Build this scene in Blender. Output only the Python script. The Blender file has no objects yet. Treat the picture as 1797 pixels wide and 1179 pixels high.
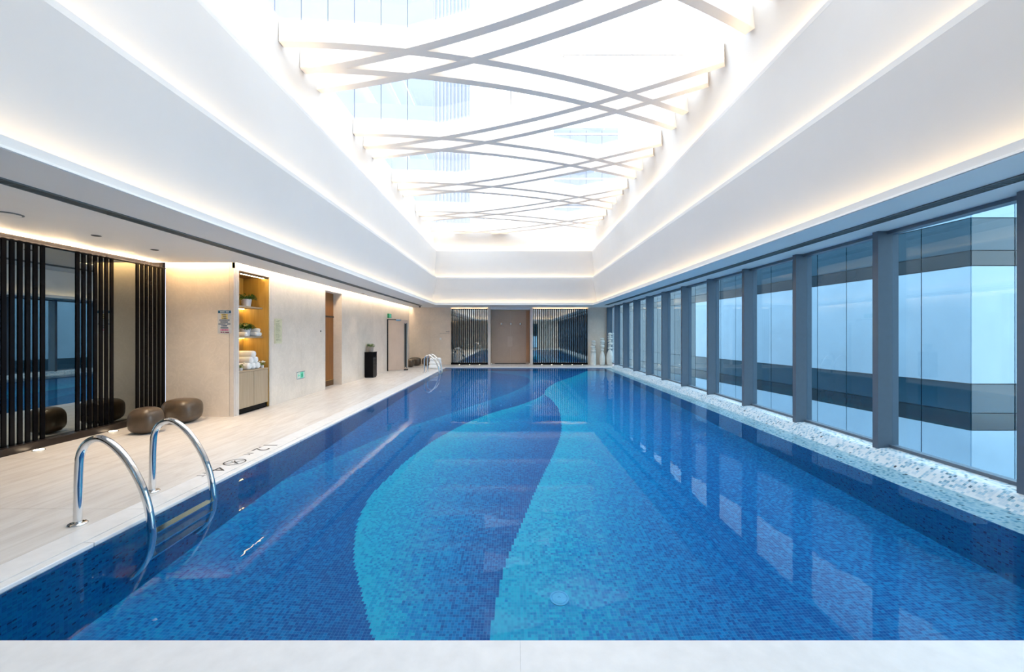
import bpy, bmesh, math, random
from mathutils import Vector, Matrix
random.seed(7)
SC = bpy.context.scene
COL = SC.collection
PI = math.pi

# ------------------------------------------------------------------ camera, sky, exposure
cam_d = bpy.data.cameras.new('camera')
cam_d.sensor_width = 36.0
cam_d.lens = 700.0 / 1797.0 * 36.0
cam_d.shift_x = (898.5 - 902.0) / 1797.0
cam_d.shift_y = -(589.5 - 585.0) / 1797.0
cam_d.clip_start = 0.05
cam_d.clip_end = 500
cam = bpy.data.objects.new('camera', cam_d)
COL.objects.link(cam)
cam.location = (0, 0, 1.5)
cam.rotation_euler = (PI / 2, 0, 0)
SC.camera = cam

world = bpy.data.worlds.new('overcast_sky')
SC.world = world
world.use_nodes = True
bg = world.node_tree.nodes['Background']
bg.inputs[0].default_value = (0.96, 0.98, 1.0, 1)
bg.inputs[1].default_value = 3.4

vs = SC.view_settings
vs.view_transform = 'Standard'
vs.look = 'None'
vs.exposure = 0.57
vs.gamma = 1.0
vs.use_curve_mapping = False
cy = SC.cycles
cy.use_denoising = True
cy.max_bounces = 11
cy.adaptive_threshold = 0.035
cy.diffuse_bounces = 5
cy.glossy_bounces = 6
cy.transmission_bounces = 8
cy.transparent_max_bounces = 12
cy.sample_clamp_indirect = 6.0
cy.blur_glossy = 0.3
cy.caustics_reflective = True
cy.caustics_refractive = True


def portal(name, loc, rot, sx, sy):
    """guides sky sampling through an opening of the room; gives off no light of its own"""
    d = bpy.data.lights.new(name, 'AREA')
    d.shape = 'RECTANGLE'
    d.size = sx
    d.size_y = sy
    d.cycles.is_portal = True
    o = bpy.data.objects.new(name, d)
    COL.objects.link(o)
    o.location = loc
    o.rotation_euler = rot
    return o


portal('sky_portal_roof', (-0.06, 9.4, 6.22), (0, 0, 0), 6.9, 16.3)
portal('sky_portal_glass_wall', (4.72, 8.4, 1.42), (0, PI / 2, 0), 2.62, 21.6)

LED_WARM = (1.0, 0.70, 0.38)
LED_COVE = 8.5
LED_WALL = 33.0


# ------------------------------------------------------------------ helpers
def lin(r, g, b):
    def c(v):
        v /= 255.0
        return v / 12.92 if v <= 0.04045 else ((v + 0.055) / 1.055) ** 2.4
    return (c(r), c(g), c(b), 1.0)


MATS = {}


def new_mat(name):
    m = bpy.data.materials.new(name)
    m.use_nodes = True
    nt = m.node_tree
    nt.nodes.clear()
    out = nt.nodes.new('ShaderNodeOutputMaterial')
    MATS[name] = m
    return m, nt, out


class N:
    """tiny node-building aid"""
    def __init__(s, nt):
        s.nt = nt

    def node(s, t, **kw):
        n = s.nt.nodes.new(t)
        for k, v in kw.items():
            setattr(n, k, v)
        return n

    def put(s, sock, v):
        if v is None:
            return
        if hasattr(v, 'is_linked') or isinstance(v, bpy.types.NodeSocket):
            s.nt.links.new(v, sock)
        else:
            sock.default_value = v

    def math(s, op, a, b=None, c=None, clamp=False):
        n = s.node('ShaderNodeMath', operation=op, use_clamp=clamp)
        s.put(n.inputs[0], a)
        s.put(n.inputs[1], b)
        s.put(n.inputs[2], c)
        return n.outputs[0]

    def mix(s, f, a, b, blend='MIX'):
        n = s.node('ShaderNodeMix', data_type='RGBA', blend_type=blend)
        s.put(n.inputs[0], f)
        s.put(n.inputs[6], a)
        s.put(n.inputs[7], b)
        return n.outputs[2]

    def pos(s):
        return s.node('ShaderNodeNewGeometry').outputs['Position']

    def sep(s, v):
        n = s.node('ShaderNodeSeparateXYZ')
        s.put(n.inputs[0], v)
        return n.outputs

    def comb(s, x=0.0, y=0.0, z=0.0):
        n = s.node('ShaderNodeCombineXYZ')
        for i, v in enumerate((x, y, z)):
            s.put(n.inputs[i], v)
        return n.outputs[0]

    def noise(s, vec, scale, detail=4.0, rough=0.55, dist=0.0):
        n = s.node('ShaderNodeTexNoise')
        s.put(n.inputs['Vector'], vec)
        n.inputs['Scale'].default_value = scale
        n.inputs['Detail'].default_value = detail
        n.inputs['Roughness'].default_value = rough
        n.inputs['Distortion'].default_value = dist
        return n.outputs[0]

    def ramp(s, f, stops, interp='LINEAR'):
        n = s.node('ShaderNodeValToRGB')
        n.color_ramp.interpolation = interp
        el = n.color_ramp.elements
        while len(el) > 1:
            el.remove(el[-1])
        el[0].position, el[0].color = stops[0]
        for p, c in stops[1:]:
            e = el.new(p)
            e.color = c
        s.put(n.inputs[0], f)
        return n.outputs[0]

    def white(s, vec):
        n = s.node('ShaderNodeTexWhiteNoise', noise_dimensions='3D')
        s.put(n.inputs['Vector'], vec)
        return n.outputs[0]

    def bsdf(s, color, rough=0.5, metal=0.0, spec=0.5, normal=None, coat=0.0, trans=0.0, sheen=0.0):
        n = s.node('ShaderNodeBsdfPrincipled')
        s.put(n.inputs['Base Color'], color)
        s.put(n.inputs['Roughness'], rough)
        n.inputs['Metallic'].default_value = metal
        n.inputs['Specular IOR Level'].default_value = spec
        n.inputs['Coat Weight'].default_value = coat
        n.inputs['Transmission Weight'].default_value = trans
        n.inputs['Sheen Weight'].default_value = sheen
        if normal is not None:
            s.put(n.inputs['Normal'], normal)
        return n.outputs[0]

    def bump(s, h, strength=0.1, dist=0.01):
        n = s.node('ShaderNodeBump')
        n.inputs['Strength'].default_value = strength
        n.inputs['Distance'].default_value = dist
        s.put(n.inputs['Height'], h)
        return n.outputs[0]


def simple(name, color, rough=0.5, metal=0.0, spec=0.5, coat=0.0, var=0.06, scale=14.0, stretch=(1, 1, 1), bump=0.0):
    """principled surface with a little tonal noise"""
    m, nt, out = new_mat(name)
    k = N(nt)
    mp = k.node('ShaderNodeMapping')
    k.put(mp.inputs[0], k.pos())
    mp.inputs['Scale'].default_value = stretch
    f = k.noise(mp.outputs[0], scale, 5.0)
    dark = tuple(c * (1 - 2 * var) for c in color[:3]) + (1,)
    lite = tuple(min(1.0, c * (1 + 2 * var)) for c in color[:3]) + (1,)
    col = k.ramp(f, [(0.25, dark), (0.75, lite)])
    nrm = k.bump(f, bump, 0.01) if bump else None
    nt.links.new(k.bsdf(col, rough, metal, spec, nrm, coat), out.inputs[0])
    return m


def emitter(name, color, strength):
    m, nt, out = new_mat(name)
    e = nt.nodes.new('ShaderNodeEmission')
    e.inputs[0].default_value = (*color[:3], 1)
    e.inputs[1].default_value = strength
    nt.links.new(e.outputs[0], out.inputs[0])
    return m


def thin_glass(name, tint, ior=1.5, rough=0.0, gain=1.0):
    m, nt, out = new_mat(name)
    k = N(nt)
    tr = k.node('ShaderNodeBsdfTransparent')
    tr.inputs[0].default_value = tint
    gl = k.node('ShaderNodeBsdfGlossy')
    gl.inputs['Roughness'].default_value = rough
    geo = k.node('ShaderNodeNewGeometry')
    dp = k.node('ShaderNodeVectorMath', operation='DOT_PRODUCT')
    k.put(dp.inputs[0], geo.outputs['Incoming'])
    k.put(dp.inputs[1], geo.outputs['Normal'])
    f0 = ((ior - 1) / (ior + 1)) ** 2
    sch = k.math('POWER', k.math('SUBTRACT', 1.0, k.math('ABSOLUTE', dp.outputs['Value']), clamp=True), 5.0)
    fr = k.math('ADD', k.math('MULTIPLY', sch, 1.0 - f0), f0)
    fac = k.math('MULTIPLY', fr, gain, clamp=True)
    mx = k.node('ShaderNodeMixShader')
    k.put(mx.inputs[0], fac)
    nt.links.new(tr.outputs[0], mx.inputs[1])
    nt.links.new(gl.outputs[0], mx.inputs[2])
    nt.links.new(mx.outputs[0], out.inputs[0])
    return m


def marble(name, base, vein, rough=0.16, vstrength=0.6):
    m, nt, out = new_mat(name)
    k = N(nt)
    p = k.pos()
    cloud = k.noise(p, 1.4, 6.0, 0.6, 0.4)
    fine = k.noise(p, 26.0, 5.0, 0.65)
    mus = k.noise(p, 3.2, 8.0, 0.62, 1.6)
    veins = k.math('ABSOLUTE', k.math('SUBTRACT', mus, 0.5))
    veinm = k.ramp(veins, [(0.0, (1, 1, 1, 1)), (0.035, (0, 0, 0, 1))])
    c1 = k.ramp(cloud, [(0.3, tuple(v * 0.86 for v in base[:3]) + (1,)), (0.7, base)])
    c2 = k.mix(k.math('MULTIPLY', k.math('SUBTRACT', fine, 0.35), 0.45, clamp=True), c1, vein)
    c3 = k.mix(k.math('MULTIPLY', veinm, vstrength * 0.35), c2, tuple(min(1, v * 1.2) for v in base[:3]) + (1,))
    nt.links.new(k.bsdf(c3, rough, 0.0, 0.5), out.inputs[0])
    return m


def wood(name, base, dark, axis=2, rough=0.45, scale=30.0):
    m, nt, out = new_mat(name)
    k = N(nt)
    mp = k.node('ShaderNodeMapping')
    k.put(mp.inputs[0], k.pos())
    st = [1.0, 1.0, 1.0]
    st[axis] = 0.05
    mp.inputs['Scale'].default_value = st
    f = k.noise(mp.outputs[0], scale, 6.0, 0.6, 0.3)
    col = k.ramp(f, [(0.3, dark), (0.68, base)])
    nt.links.new(k.bsdf(col, rough, normal=k.bump(f, 0.08, 0.004)), out.inputs[0])
    return m


# --- setting materials
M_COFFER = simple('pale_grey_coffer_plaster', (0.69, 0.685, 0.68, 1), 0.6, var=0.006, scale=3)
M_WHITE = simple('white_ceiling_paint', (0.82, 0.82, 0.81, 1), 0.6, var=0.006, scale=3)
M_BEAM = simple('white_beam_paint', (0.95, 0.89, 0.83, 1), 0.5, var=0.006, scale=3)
M_MARBLE = marble('beige_marble', lin(234, 223, 211), lin(208, 190, 172))
M_MARBLE_B = marble('taupe_marble', lin(232, 217, 200), lin(206, 187, 168))
M_NICHE = marble('brown_stone', lin(192, 170, 152), lin(164, 141, 125), 0.28, 0.3)
M_TRIM = marble('pale_stone_trim', lin(226, 216, 208), lin(206, 194, 186), 0.25, 0.3)
M_BLACK = simple('black_lacquer', (0.004, 0.004, 0.005, 1), 0.12, spec=0.09, var=0.02)
M_DARK = simple('dark_bronze_metal', lin(46, 38, 34), 0.32, 0.5, var=0.05)
M_MULL = simple('grey_painted_aluminium', lin(98, 112, 126), 0.42, 0.2, var=0.02)
M_GROUT = simple('joint_mortar', lin(206, 201, 197), 0.8)
M_CHROME = simple('polished_steel', (0.74, 0.74, 0.74, 1), 0.07, 1.0, var=0.01)
M_OLIVE = wood('pale_oak_veneer', lin(178, 160, 136), lin(164, 145, 120))
M_AMBER = wood('amber_wood_panel', lin(176, 140, 72), lin(150, 114, 52))
M_BROWNWOOD = wood('brown_wood_door', lin(150, 96, 40), lin(120, 72, 26))
M_STOOL = simple('brown_river_stone', lin(80, 67, 54), 0.3, var=0.16, scale=9, bump=0.1)
M_PEBBLE = simple('white_pebble', lin(222, 222, 216), 0.5, var=0.05, scale=8)
M_TOWEL = simple('white_towel_cotton', (0.86, 0.86, 0.86, 1), 0.95, spec=0.1, var=0.05, scale=160, bump=0.4)
M_POT = simple('white_ceramic', lin(212, 214, 220), 0.3, var=0.02)
M_CONC = simple('grey_concrete', lin(150, 144, 138), 0.8, var=0.1, scale=30)
M_LEAF = simple('green_leaf', lin(44, 92, 26), 0.45, var=0.25, scale=40)
M_LEAF2 = simple('pale_green_leaf', lin(106, 140, 70), 0.45, var=0.2, scale=40)
M_PETAL = simple('white_petal', lin(236, 232, 214), 0.6)
M_SOIL = simple('dark_soil', lin(40, 30, 22), 0.9, var=0.2, scale=60)
M_INK = simple('dark_grey_inlay', lin(44, 44, 47), 0.5)
M_VENT = simple('grey_vent_metal', lin(106, 114, 117), 0.5, 0.1, var=0.03)
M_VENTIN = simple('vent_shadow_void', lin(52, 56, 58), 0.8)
M_GLASSWALL = thin_glass('blue_tinted_glass', (0.74, 0.89, 0.97, 1), 1.5, gain=1.0)
M_SKYGLASS = thin_glass('clear_roof_glass', (0.93, 0.96, 0.98, 1), 1.45)
M_MIRROR_B = simple('bronze_mirror', (0.26, 0.29, 0.29, 1), 0.012, 1.0, var=0.0)
M_MIRROR_C = simple('grey_mirror', (0.84, 0.87, 0.87, 1), 0.012, 1.0, var=0.0)
M_LEDC = emitter('cove_led', LED_WARM, LED_COVE)
M_LEDT = emitter('roof_cove_led', LED_WARM, LED_COVE * 3.3)
M_LEDW = emitter('wall_wash_led', (1.0, 0.79, 0.55), LED_WALL)
M_LEDR = emitter('return_wall_led', (1.0, 0.62, 0.26), LED_WALL * 1.6)
M_LEDB = emitter('far_slat_led', (1.0, 0.74, 0.46), 14.0)
M_LEDK = emitter('slat_top_led', (1.0, 0.70, 0.40), 270.0)
M_LEDS = emitter('shelf_led', (1.0, 0.74, 0.28), 42.0)
M_LEDU = emitter('floor_uplight_lens', (1.0, 0.86, 0.62), 14.0)

# --- deck stone: pale with long soft streaks
m, nt, out = new_mat('deck_stone')
k = N(nt)
p = k.pos()
mp = k.node('ShaderNodeMapping')
k.put(mp.inputs[0], p)
mp.inputs['Scale'].default_value = (1.0, 0.14, 1.0)
st = k.noise(mp.outputs[0], 11.0, 6.0, 0.62, 0.8)
cl = k.noise(p, 1.1, 4.0)
c1 = k.ramp(st, [(0.32, lin(198, 190, 184)), (0.55, lin(216, 211, 207)), (0.72, lin(224, 220, 217))])
c2 = k.mix(k.math('MULTIPLY', cl, 0.25), c1, lin(206, 200, 196))
nt.links.new(k.bsdf(c2, 0.33, 0.0, 0.45), out.inputs[0])
M_DECK = m
M_COPING = simple('coping_stone', lin(222, 220, 220), 0.4, var=0.03, scale=10)


# --- mosaic
PITCH = 0.025


def mosaic_cells(k, u, v):
    """returns cell u, cell v, random per tile, grout mask for surface coordinates u, v (metres)"""
    a = k.math('DIVIDE', u, PITCH)
    b = k.math('DIVIDE', v, PITCH)
    ca = k.math('FLOOR', a)
    cb = k.math('FLOOR', b)
    r1 = k.white(k.comb(ca, cb, 1.7))
    r2 = k.white(k.comb(ca, cb, 8.3))
    fa = k.math('ABSOLUTE', k.math('SUBTRACT', k.math('FRACT', a), 0.5))
    fb = k.math('ABSOLUTE', k.math('SUBTRACT', k.math('FRACT', b), 0.5))
    g = k.math('GREATER_THAN', k.math('MAXIMUM', fa, fb), 0.455)
    return ca, cb, r1, r2, g


def curve_of(k, y, pts, y0, y1, x0, x1):
    n = k.node('ShaderNodeFloatCurve')
    c = n.mapping.curves[0]
    q = [((Y - y0) / (y1 - y0), (X - x0) / (x1 - x0)) for Y, X in pts]
    c.points[0].location = q[0]
    c.points[1].location = q[-1]
    for a in q[1:-1]:
        c.points.new(*a)
    n.mapping.update()
    k.put(n.inputs['Value'], k.math('DIVIDE', k.math('SUBTRACT', y, y0), y1 - y0))
    return k.math('ADD', k.math('MULTIPLY', n.outputs[0], x1 - x0), x0)


def pool_floor_material():
    m, nt, out = new_mat('blue_wave_mosaic')
    k = N(nt)
    x, y, z = k.sep(k.pos())
    ca, cb, r1, r2, g = mosaic_cells(k, x, y)
    tx = k.math('MULTIPLY', k.math('ADD', ca, 0.5), PITCH)
    ty = k.math('MULTIPLY', k.math('ADD', cb, 0.5), PITCH)
    R = (1.8, 17.8, -4.0, 4.0)
    BL = curve_of(k, ty, [(1.8, -3.2), (4.6, -3.15), (5.9, -2.76), (7.5, -2.17), (9.1, -1.33), (11.0, -0.38), (12.0, 0.05), (13.2, 0.42), (14.3, 0.57), (15.4, 0.45), (16.6, -0.5), (17.8, -1.5)], *R)
    B1 = curve_of(k, ty, [(1.8, -0.4), (2.78, -0.96), (3.17, -1.19), (3.95, -1.58), (4.73, -1.74), (5.35, -1.70), (6.31, -1.55), (7.4, -1.24), (8.7, -0.66), (10.2, 0.36), (11.3, 0.83), (13.5, 1.35), (15.5, 2.3), (17.8, 3.3)], *R)
    B2 = curve_of(k, ty, [(1.8, -0.2), (2.8, -0.18), (3.6, -0.09), (4.3, 0.08), (5.22, 0.32), (6.21, 0.60), (7.39, 0.87), (8.2, 0.97), (9.5, 1.04), (10.6, 0.98), (11.4, 0.88), (13.5, 1.37), (15.5, 2.32), (17.8, 3.32)], *R)

    def frac(lo, hi):
        return k.math('DIVIDE', k.math('SUBTRACT', tx, lo), k.math('MAXIMUM', k.math('SUBTRACT', hi, lo), 0.05), clamp=True)
    tA = k.math('ADD', k.math('MULTIPLY', frac(BL, B1), 0.62), 0.38)
    tB = frac(B1, B2)
    tC = k.math('SUBTRACT', k.math('MULTIPLY', frac(B2, k.math('ADD', B2, 2.2)), 0.95), k.math('MULTIPLY', frac(k.math('ADD', B2, 1.9), 3.97), 0.32))  # right side lightens again: window reflection on the water put into the tiles
    inA = k.math('GREATER_THAN', tx, BL)
    inB = k.math('GREATER_THAN', tx, B1)
    inC = k.math('GREATER_THAN', tx, B2)

    def sel(f, a, b):
        return k.math('ADD', k.math('MULTIPLY', a, k.math('SUBTRACT', 1.0, f)), k.math('MULTIPLY', b, f))
    t = sel(inC, sel(inB, sel(inA, 0.78, tA), tB), tC)
    # darken with scattered tiles
    j = k.math('ADD', t, k.math('MULTIPLY', k.math('SUBTRACT', r1, 0.5), 0.52))
    j = k.math('ADD', j, k.math('MULTIPLY', k.math('GREATER_THAN', r2, 0.93), 0.22), clamp=True)
    col = k.ramp(j, [(0.0, lin(24, 188, 220)), (0.25, lin(4, 162, 208)), (0.5, lin(0, 138, 202)), (0.75, lin(0, 114, 182)), (1.0, lin(0, 88, 160))])
    grout = k.mix(0.5, col, lin(96, 170, 220))
    fin = k.mix(g, col, grout)
    nt.links.new(k.bsdf(fin, 0.35, 0.0, 0.3), out.inputs[0])
    return m


def wall_mosaic_material(name, axes, stops, grout_col):
    m, nt, out = new_mat(name)
    k = N(nt)
    s = k.sep(k.pos())
    ca, cb, r1, r2, g = mosaic_cells(k, s[axes[0]], s[axes[1]])
    col = k.ramp(r1, stops, 'CONSTANT')
    fin = k.mix(g, col, grout_col)
    nt.links.new(k.bsdf(fin, 0.3, 0.0, 0.4), out.inputs[0])
    return m


M_POOLFLOOR = pool_floor_material()
WST = [(0.0, lin(0, 120, 172)), (0.3, lin(4, 134, 182)), (0.58, lin(0, 108, 164)), (0.8, lin(8, 142, 180)), (0.92, lin(0, 54, 104))]
M_POOLWALL_X = wall_mosaic_material('blue_wall_mosaic_side', (1, 2), WST, lin(30, 130, 190))
M_POOLWALL_Y = wall_mosaic_material('blue_wall_mosaic_end', (0, 2), WST, lin(30, 130, 190))
M_LEDGE = wall_mosaic_material('white_speckled_mosaic', (0, 1),
    [(0.0, lin(206, 214, 220)), (0.45, lin(182, 200, 212)), (0.68, lin(148, 182, 202)), (0.88, lin(112, 154, 176)), (0.965, lin(70, 106, 126)), (0.99, lin(30, 42, 54))], lin(200, 208, 214))

# --- water
m, nt, out = new_mat('pool_water')
k = N(nt)
p = k.pos()
w1 = k.noise(p, 2.2, 2.0, 0.5, 0.6)
w2 = k.noise(p, 9.0, 2.0, 0.5)
hgt = k.math('ADD', w1, k.math('MULTIPLY', w2, 0.22))
nrm = k.bump(hgt, 0.05, 0.02)
rf_ = k.node('ShaderNodeBsdfRefraction')
rf_.inputs['Color'].default_value = (0.80, 0.965, 1.0, 1)
rf_.inputs['Roughness'].default_value = 0.0
rf_.inputs['IOR'].default_value = 1.333
k.put(rf_.inputs['Normal'], nrm)
gs_ = k.node('ShaderNodeBsdfGlossy')
gs_.inputs['Roughness'].default_value = 0.008
k.put(gs_.inputs['Normal'], nrm)
fr_ = k.node('ShaderNodeFresnel')
fr_.inputs['IOR'].default_value = 1.333
k.put(fr_.inputs['Normal'], nrm)
mx_ = k.node('ShaderNodeMixShader')
tir_ = k.math('GREATER_THAN', fr_.outputs[0], 0.985)
k.put(mx_.inputs[0], k.math('MAXIMUM', tir_, k.math('MULTIPLY', k.math('POWER', fr_.outputs[0], 1.45), 0.95)))
nt.links.new(rf_.outputs[0], mx_.inputs[1])
nt.links.new(gs_.outputs[0], mx_.inputs[2])
nt.links.new(mx_.outputs[0], out.inputs[0])
M_WATER = m

ORG = {}


class MB:
    """collects shapes in world coordinates; build() links them as ONE mesh object"""
    def __init__(s):
        s.bm = bmesh.new()

    def box(s, a, b):
        v = [s.bm.verts.new((x, y, z)) for x in (a[0], b[0]) for y in (a[1], b[1]) for z in (a[2], b[2])]
        for f in ((0, 1, 3, 2), (4, 6, 7, 5), (0, 4, 5, 1), (2, 3, 7, 6), (0, 2, 6, 4), (1, 5, 7, 3)):
            s.bm.faces.new([v[i] for i in f])
        return s

    def poly(s, pts):
        s.bm.faces.new([s.bm.verts.new(q) for q in pts])
        return s

    def tube(s, pts, r, n=12, closed=False):
        pts = [Vector(q) for q in pts]
        rr = r if isinstance(r, (list, tuple)) else [r] * len(pts)
        rings = []
        up = None
        for i, q in enumerate(pts):
            a = pts[max(i - 1, 0)]
            b = pts[min(i + 1, len(pts) - 1)]
            t = (b - a).normalized()
            if up is None:
                up = Vector((0, 0, 1)) if abs(t.z) < 0.9 else Vector((0, 1, 0))
            u = t.cross(up)
            if u.length < 1e-5:
                u = t.cross(Vector((0, 1, 0)))
            u.normalize()
            w = u.cross(t).normalized()
            up = w
            rings.append([s.bm.verts.new(q + (u * math.cos(2 * PI * j / n) + w * math.sin(2 * PI * j / n)) * rr[i]) for j in range(n)])
        for i in range(len(rings) - 1):
            for j in range(n):
                s.bm.faces.new((rings[i][j], rings[i][(j + 1) % n], rings[i + 1][(j + 1) % n], rings[i + 1][j]))
        s.bm.faces.new(rings[0][::-1])
        s.bm.faces.new(rings[-1])
        return s

    def lathe(s, c, prof, n=24, ax='z', sx=1.0, sy=1.0):
        """profile [(r, h)] turned about an axis through c"""
        rings = []
        for r, h in prof:
            ring = []
            for j in range(n):
                a = 2 * PI * j / n
                e1, e2 = r * math.cos(a) * sx, r * math.sin(a) * sy
                q = {'z': (e1, e2, h), 'x': (h, e1, e2), 'y': (e2, h, e1)}[ax]
                ring.append(s.bm.verts.new((c[0] + q[0], c[1] + q[1], c[2] + q[2])))
            rings.append(ring)
        for i in range(len(rings) - 1):
            for j in range(n):
                s.bm.faces.new((rings[i][j], rings[i][(j + 1) % n], rings[i + 1][(j + 1) % n], rings[i + 1][j]))
        s.bm.faces.new(rings[0][::-1])
        s.bm.faces.new(rings[-1])
        return s

    def rock(s, c, rx, ry, rz, e=2.4, seed=0, bump=0.06, nu=22, nv=12, flat=0.0):
        """rounded superellipsoid standing on c"""
        rnd = random.Random(seed)
        ph = [rnd.uniform(0, 6.28) for _ in range(4)]

        def pw(v):
            return math.copysign(abs(v) ** (2.0 / e), v)
        rings = []
        for i in range(nv + 1):
            a = -PI / 2 + PI * i / nv
            ring = []
            for j in range(nu):
                b = 2 * PI * j / nu
                d = 1 + bump * (math.sin(2 * b + ph[0]) * 0.6 + math.sin(3 * b + ph[1] + a) * 0.4) + bump * 0.5 * math.sin(2.3 * a + ph[2])
                x = pw(math.cos(a)) * pw(math.cos(b)) * rx * d
                y = pw(math.cos(a)) * pw(math.sin(b)) * ry * d
                zz = pw(math.sin(a)) * rz
                zz = max(-rz * (1 - flat), zz)
                ring.append((x, y, zz + rz * (1 - flat)))
            rings.append(ring)
        vr = [[s.bm.verts.new((c[0] + q[0], c[1] + q[1], c[2] + q[2])) for q in ring] for ring in rings[1:-1]]
        for i in range(len(vr) - 1):
            for j in range(nu):
                s.bm.faces.new((vr[i][j], vr[i][(j + 1) % nu], vr[i + 1][(j + 1) % nu], vr[i + 1][j]))
        bt = s.bm.verts.new((c[0], c[1], c[2] + rings[0][0][2]))
        tp = s.bm.verts.new((c[0], c[1], c[2] + rings[-1][0][2]))
        for j in range(nu):
            s.bm.faces.new((vr[0][(j + 1) % nu], vr[0][j], bt))
            s.bm.faces.new((vr[-1][j], vr[-1][(j + 1) % nu], tp))
        return s

    def build(s, name, mat, parent=None, org=None, smooth=False, bev=0.0, seg=1):
        if bev:
            bmesh.ops.bevel(s.bm, geom=s.bm.edges[:], offset=bev, segments=seg, affect='EDGES', clamp_overlap=True)
        bmesh.ops.recalc_face_normals(s.bm, faces=s.bm.faces[:])
        if org is None:
            org = ORG.get(parent.name, (0, 0, 0)) if parent else (0, 0, 0)
        bmesh.ops.translate(s.bm, verts=s.bm.verts[:], vec=-Vector(org))
        me = bpy.data.meshes.new(name)
        s.bm.to_mesh(me)
        s.bm.free()
        me.materials.append(mat)
        if smooth:
            me.polygons.foreach_set('use_smooth', [True] * len(me.polygons))
        o = bpy.data.objects.new(name, me)
        COL.objects.link(o)
        if parent:
            o.parent = parent
            po = ORG.get(parent.name, (0, 0, 0))
            o.location = Vector(org) - Vector(po)
        else:
            o.location = org
        ORG[o.name] = tuple(org)
        return o


def thing(name, label, cat, loc=(0, 0, 0), group=None):
    o = bpy.data.objects.new(name, None)
    COL.objects.link(o)
    o.empty_display_size = 0.1
    o.location = loc
    ORG[o.name] = tuple(loc)
    o['label'] = label
    o['category'] = cat
    if group:
        o['group'] = group
    return o


def tag(o, label, cat, group=None, kind=None):
    o['label'] = label
    o['category'] = cat
    if group:
        o['group'] = group
    if kind:
        o['kind'] = kind
    return o


def struct(o, label=None, cat=None):
    o['kind'] = 'structure'
    if label:
        o['label'] = label
    if cat:
        o['category'] = cat
    return o


def sroot(name, label, cat, loc=(0, 0, 0)):
    return struct(thing(name, label, cat, loc))


def inst(name, src, parent, loc):
    o = bpy.data.objects.new(name, src)
    COL.objects.link(o)
    o.parent = parent
    o.location = loc
    return o


BOXES = {}


def piece(name, a, b, mat, parent, bev=0.0):
    """a box piece; alike pieces share mesh data"""
    d = tuple(round(b[i] - a[i], 4) for i in range(3))
    key = (d, mat.name, bev)
    po = Vector(ORG.get(parent.name, (0, 0, 0)))
    if key not in BOXES:
        bm = MB().box((0, 0, 0), d).bm
        if bev:
            bmesh.ops.bevel(bm, geom=bm.edges[:], offset=bev, segments=1, affect='EDGES')
        bmesh.ops.recalc_face_normals(bm, faces=bm.faces[:])
        me = bpy.data.meshes.new(name)
        bm.to_mesh(me)
        bm.free()
        me.materials.append(mat)
        BOXES[key] = me
    o = inst(name, BOXES[key], parent, Vector(a) - po)
    ORG[o.name] = tuple(a)
    return o


# ================================================================== SETTING
CF = 1.3  # coffer front edge, out of view; brought forward to dim the front deck
YF, YB = -2.5, 19.2            # front and back wall planes
XS, XL, XG = -6.28, -5.05, 4.62  # slat wall, marble wall, glass
CZ = 2.75
PX0, PX1, PY0, PY1 = -3.02, 3.97, 1.95, 17.6
WZ = -0.03
PZ = -1.23

# ---- floor: sub-base with stone slabs laid on it
fl = MB()
fl.box((-6.5, YF, -0.16), (PX0 - 0.02, YB + 0.7, -0.022))
fl.box((PX0 - 0.02, YF, -0.16), (4.75, PY0 - 0.02, -0.022))
fl.box((PX0 - 0.02, PY1 + 0.02, -0.16), (4.75, YB + 0.7, -0.022))
floor = struct(fl.build('floor', M_GROUT), 'pale stone pool deck floor', 'floor')
G = 0.0015


def slabs(x0, x1, nx, y0, y1, ny, name='floor_slab', mat=None):
    for i in range(nx):
        for j in range(ny):
            a = (x0 + (x1 - x0) * i / nx + G, y0 + (y1 - y0) * j / ny + G, -0.02)
            b = (x0 + (x1 - x0) * (i + 1) / nx - G, y0 + (y1 - y0) * (j + 1) / ny - G, 0.0)
            piece(name, a, b, mat or M_DECK, floor)


slabs(-5.05, -3.33, 3, YF, PY1, 17)
slabs(-6.28, -5.05, 2, YF, 7.19, 8)
slabs(-5.30, -5.05, 1, 10.65, 11.73, 1)
slabs(-3.33, -3.10, 1, YF, PY1, 17, 'coping_slab', M_COPING)
slabs(-5.05, 4.60, 8, PY1 + 0.3, YB + 0.0, 2)
slabs(-1.10, 0.75, 2, YB, YB + 0.6, 1)
slabs(-3.10, 4.60, 7, PY1 + 0.0, PY1 + 0.3, 1, 'coping_slab', M_COPING)
slabs(-3.10, 4.60, 7, YF, PY0 - 0.40, 4)
G = 0.0004
slabs(-3.10, 0.03, 1, PY0 - 0.40, PY0, 1, 'coping_slab', M_COPING)
slabs(0.03, 4.60, 1, PY0 - 0.40, PY0, 1, 'coping_slab', M_COPING)
G = 0.0015
for j in range(17):   # rounded water-side nosing, a hair lower
    y0 = PY0 + (PY1 - PY0) * j / 17
    y1 = PY0 + (PY1 - PY0) * (j + 1) / 17
    piece('coping_nosing', (-3.10 + G, y0 + G, -0.05), (PX0, y1 - G, -0.004), M_COPING, floor, 0.004)

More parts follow.
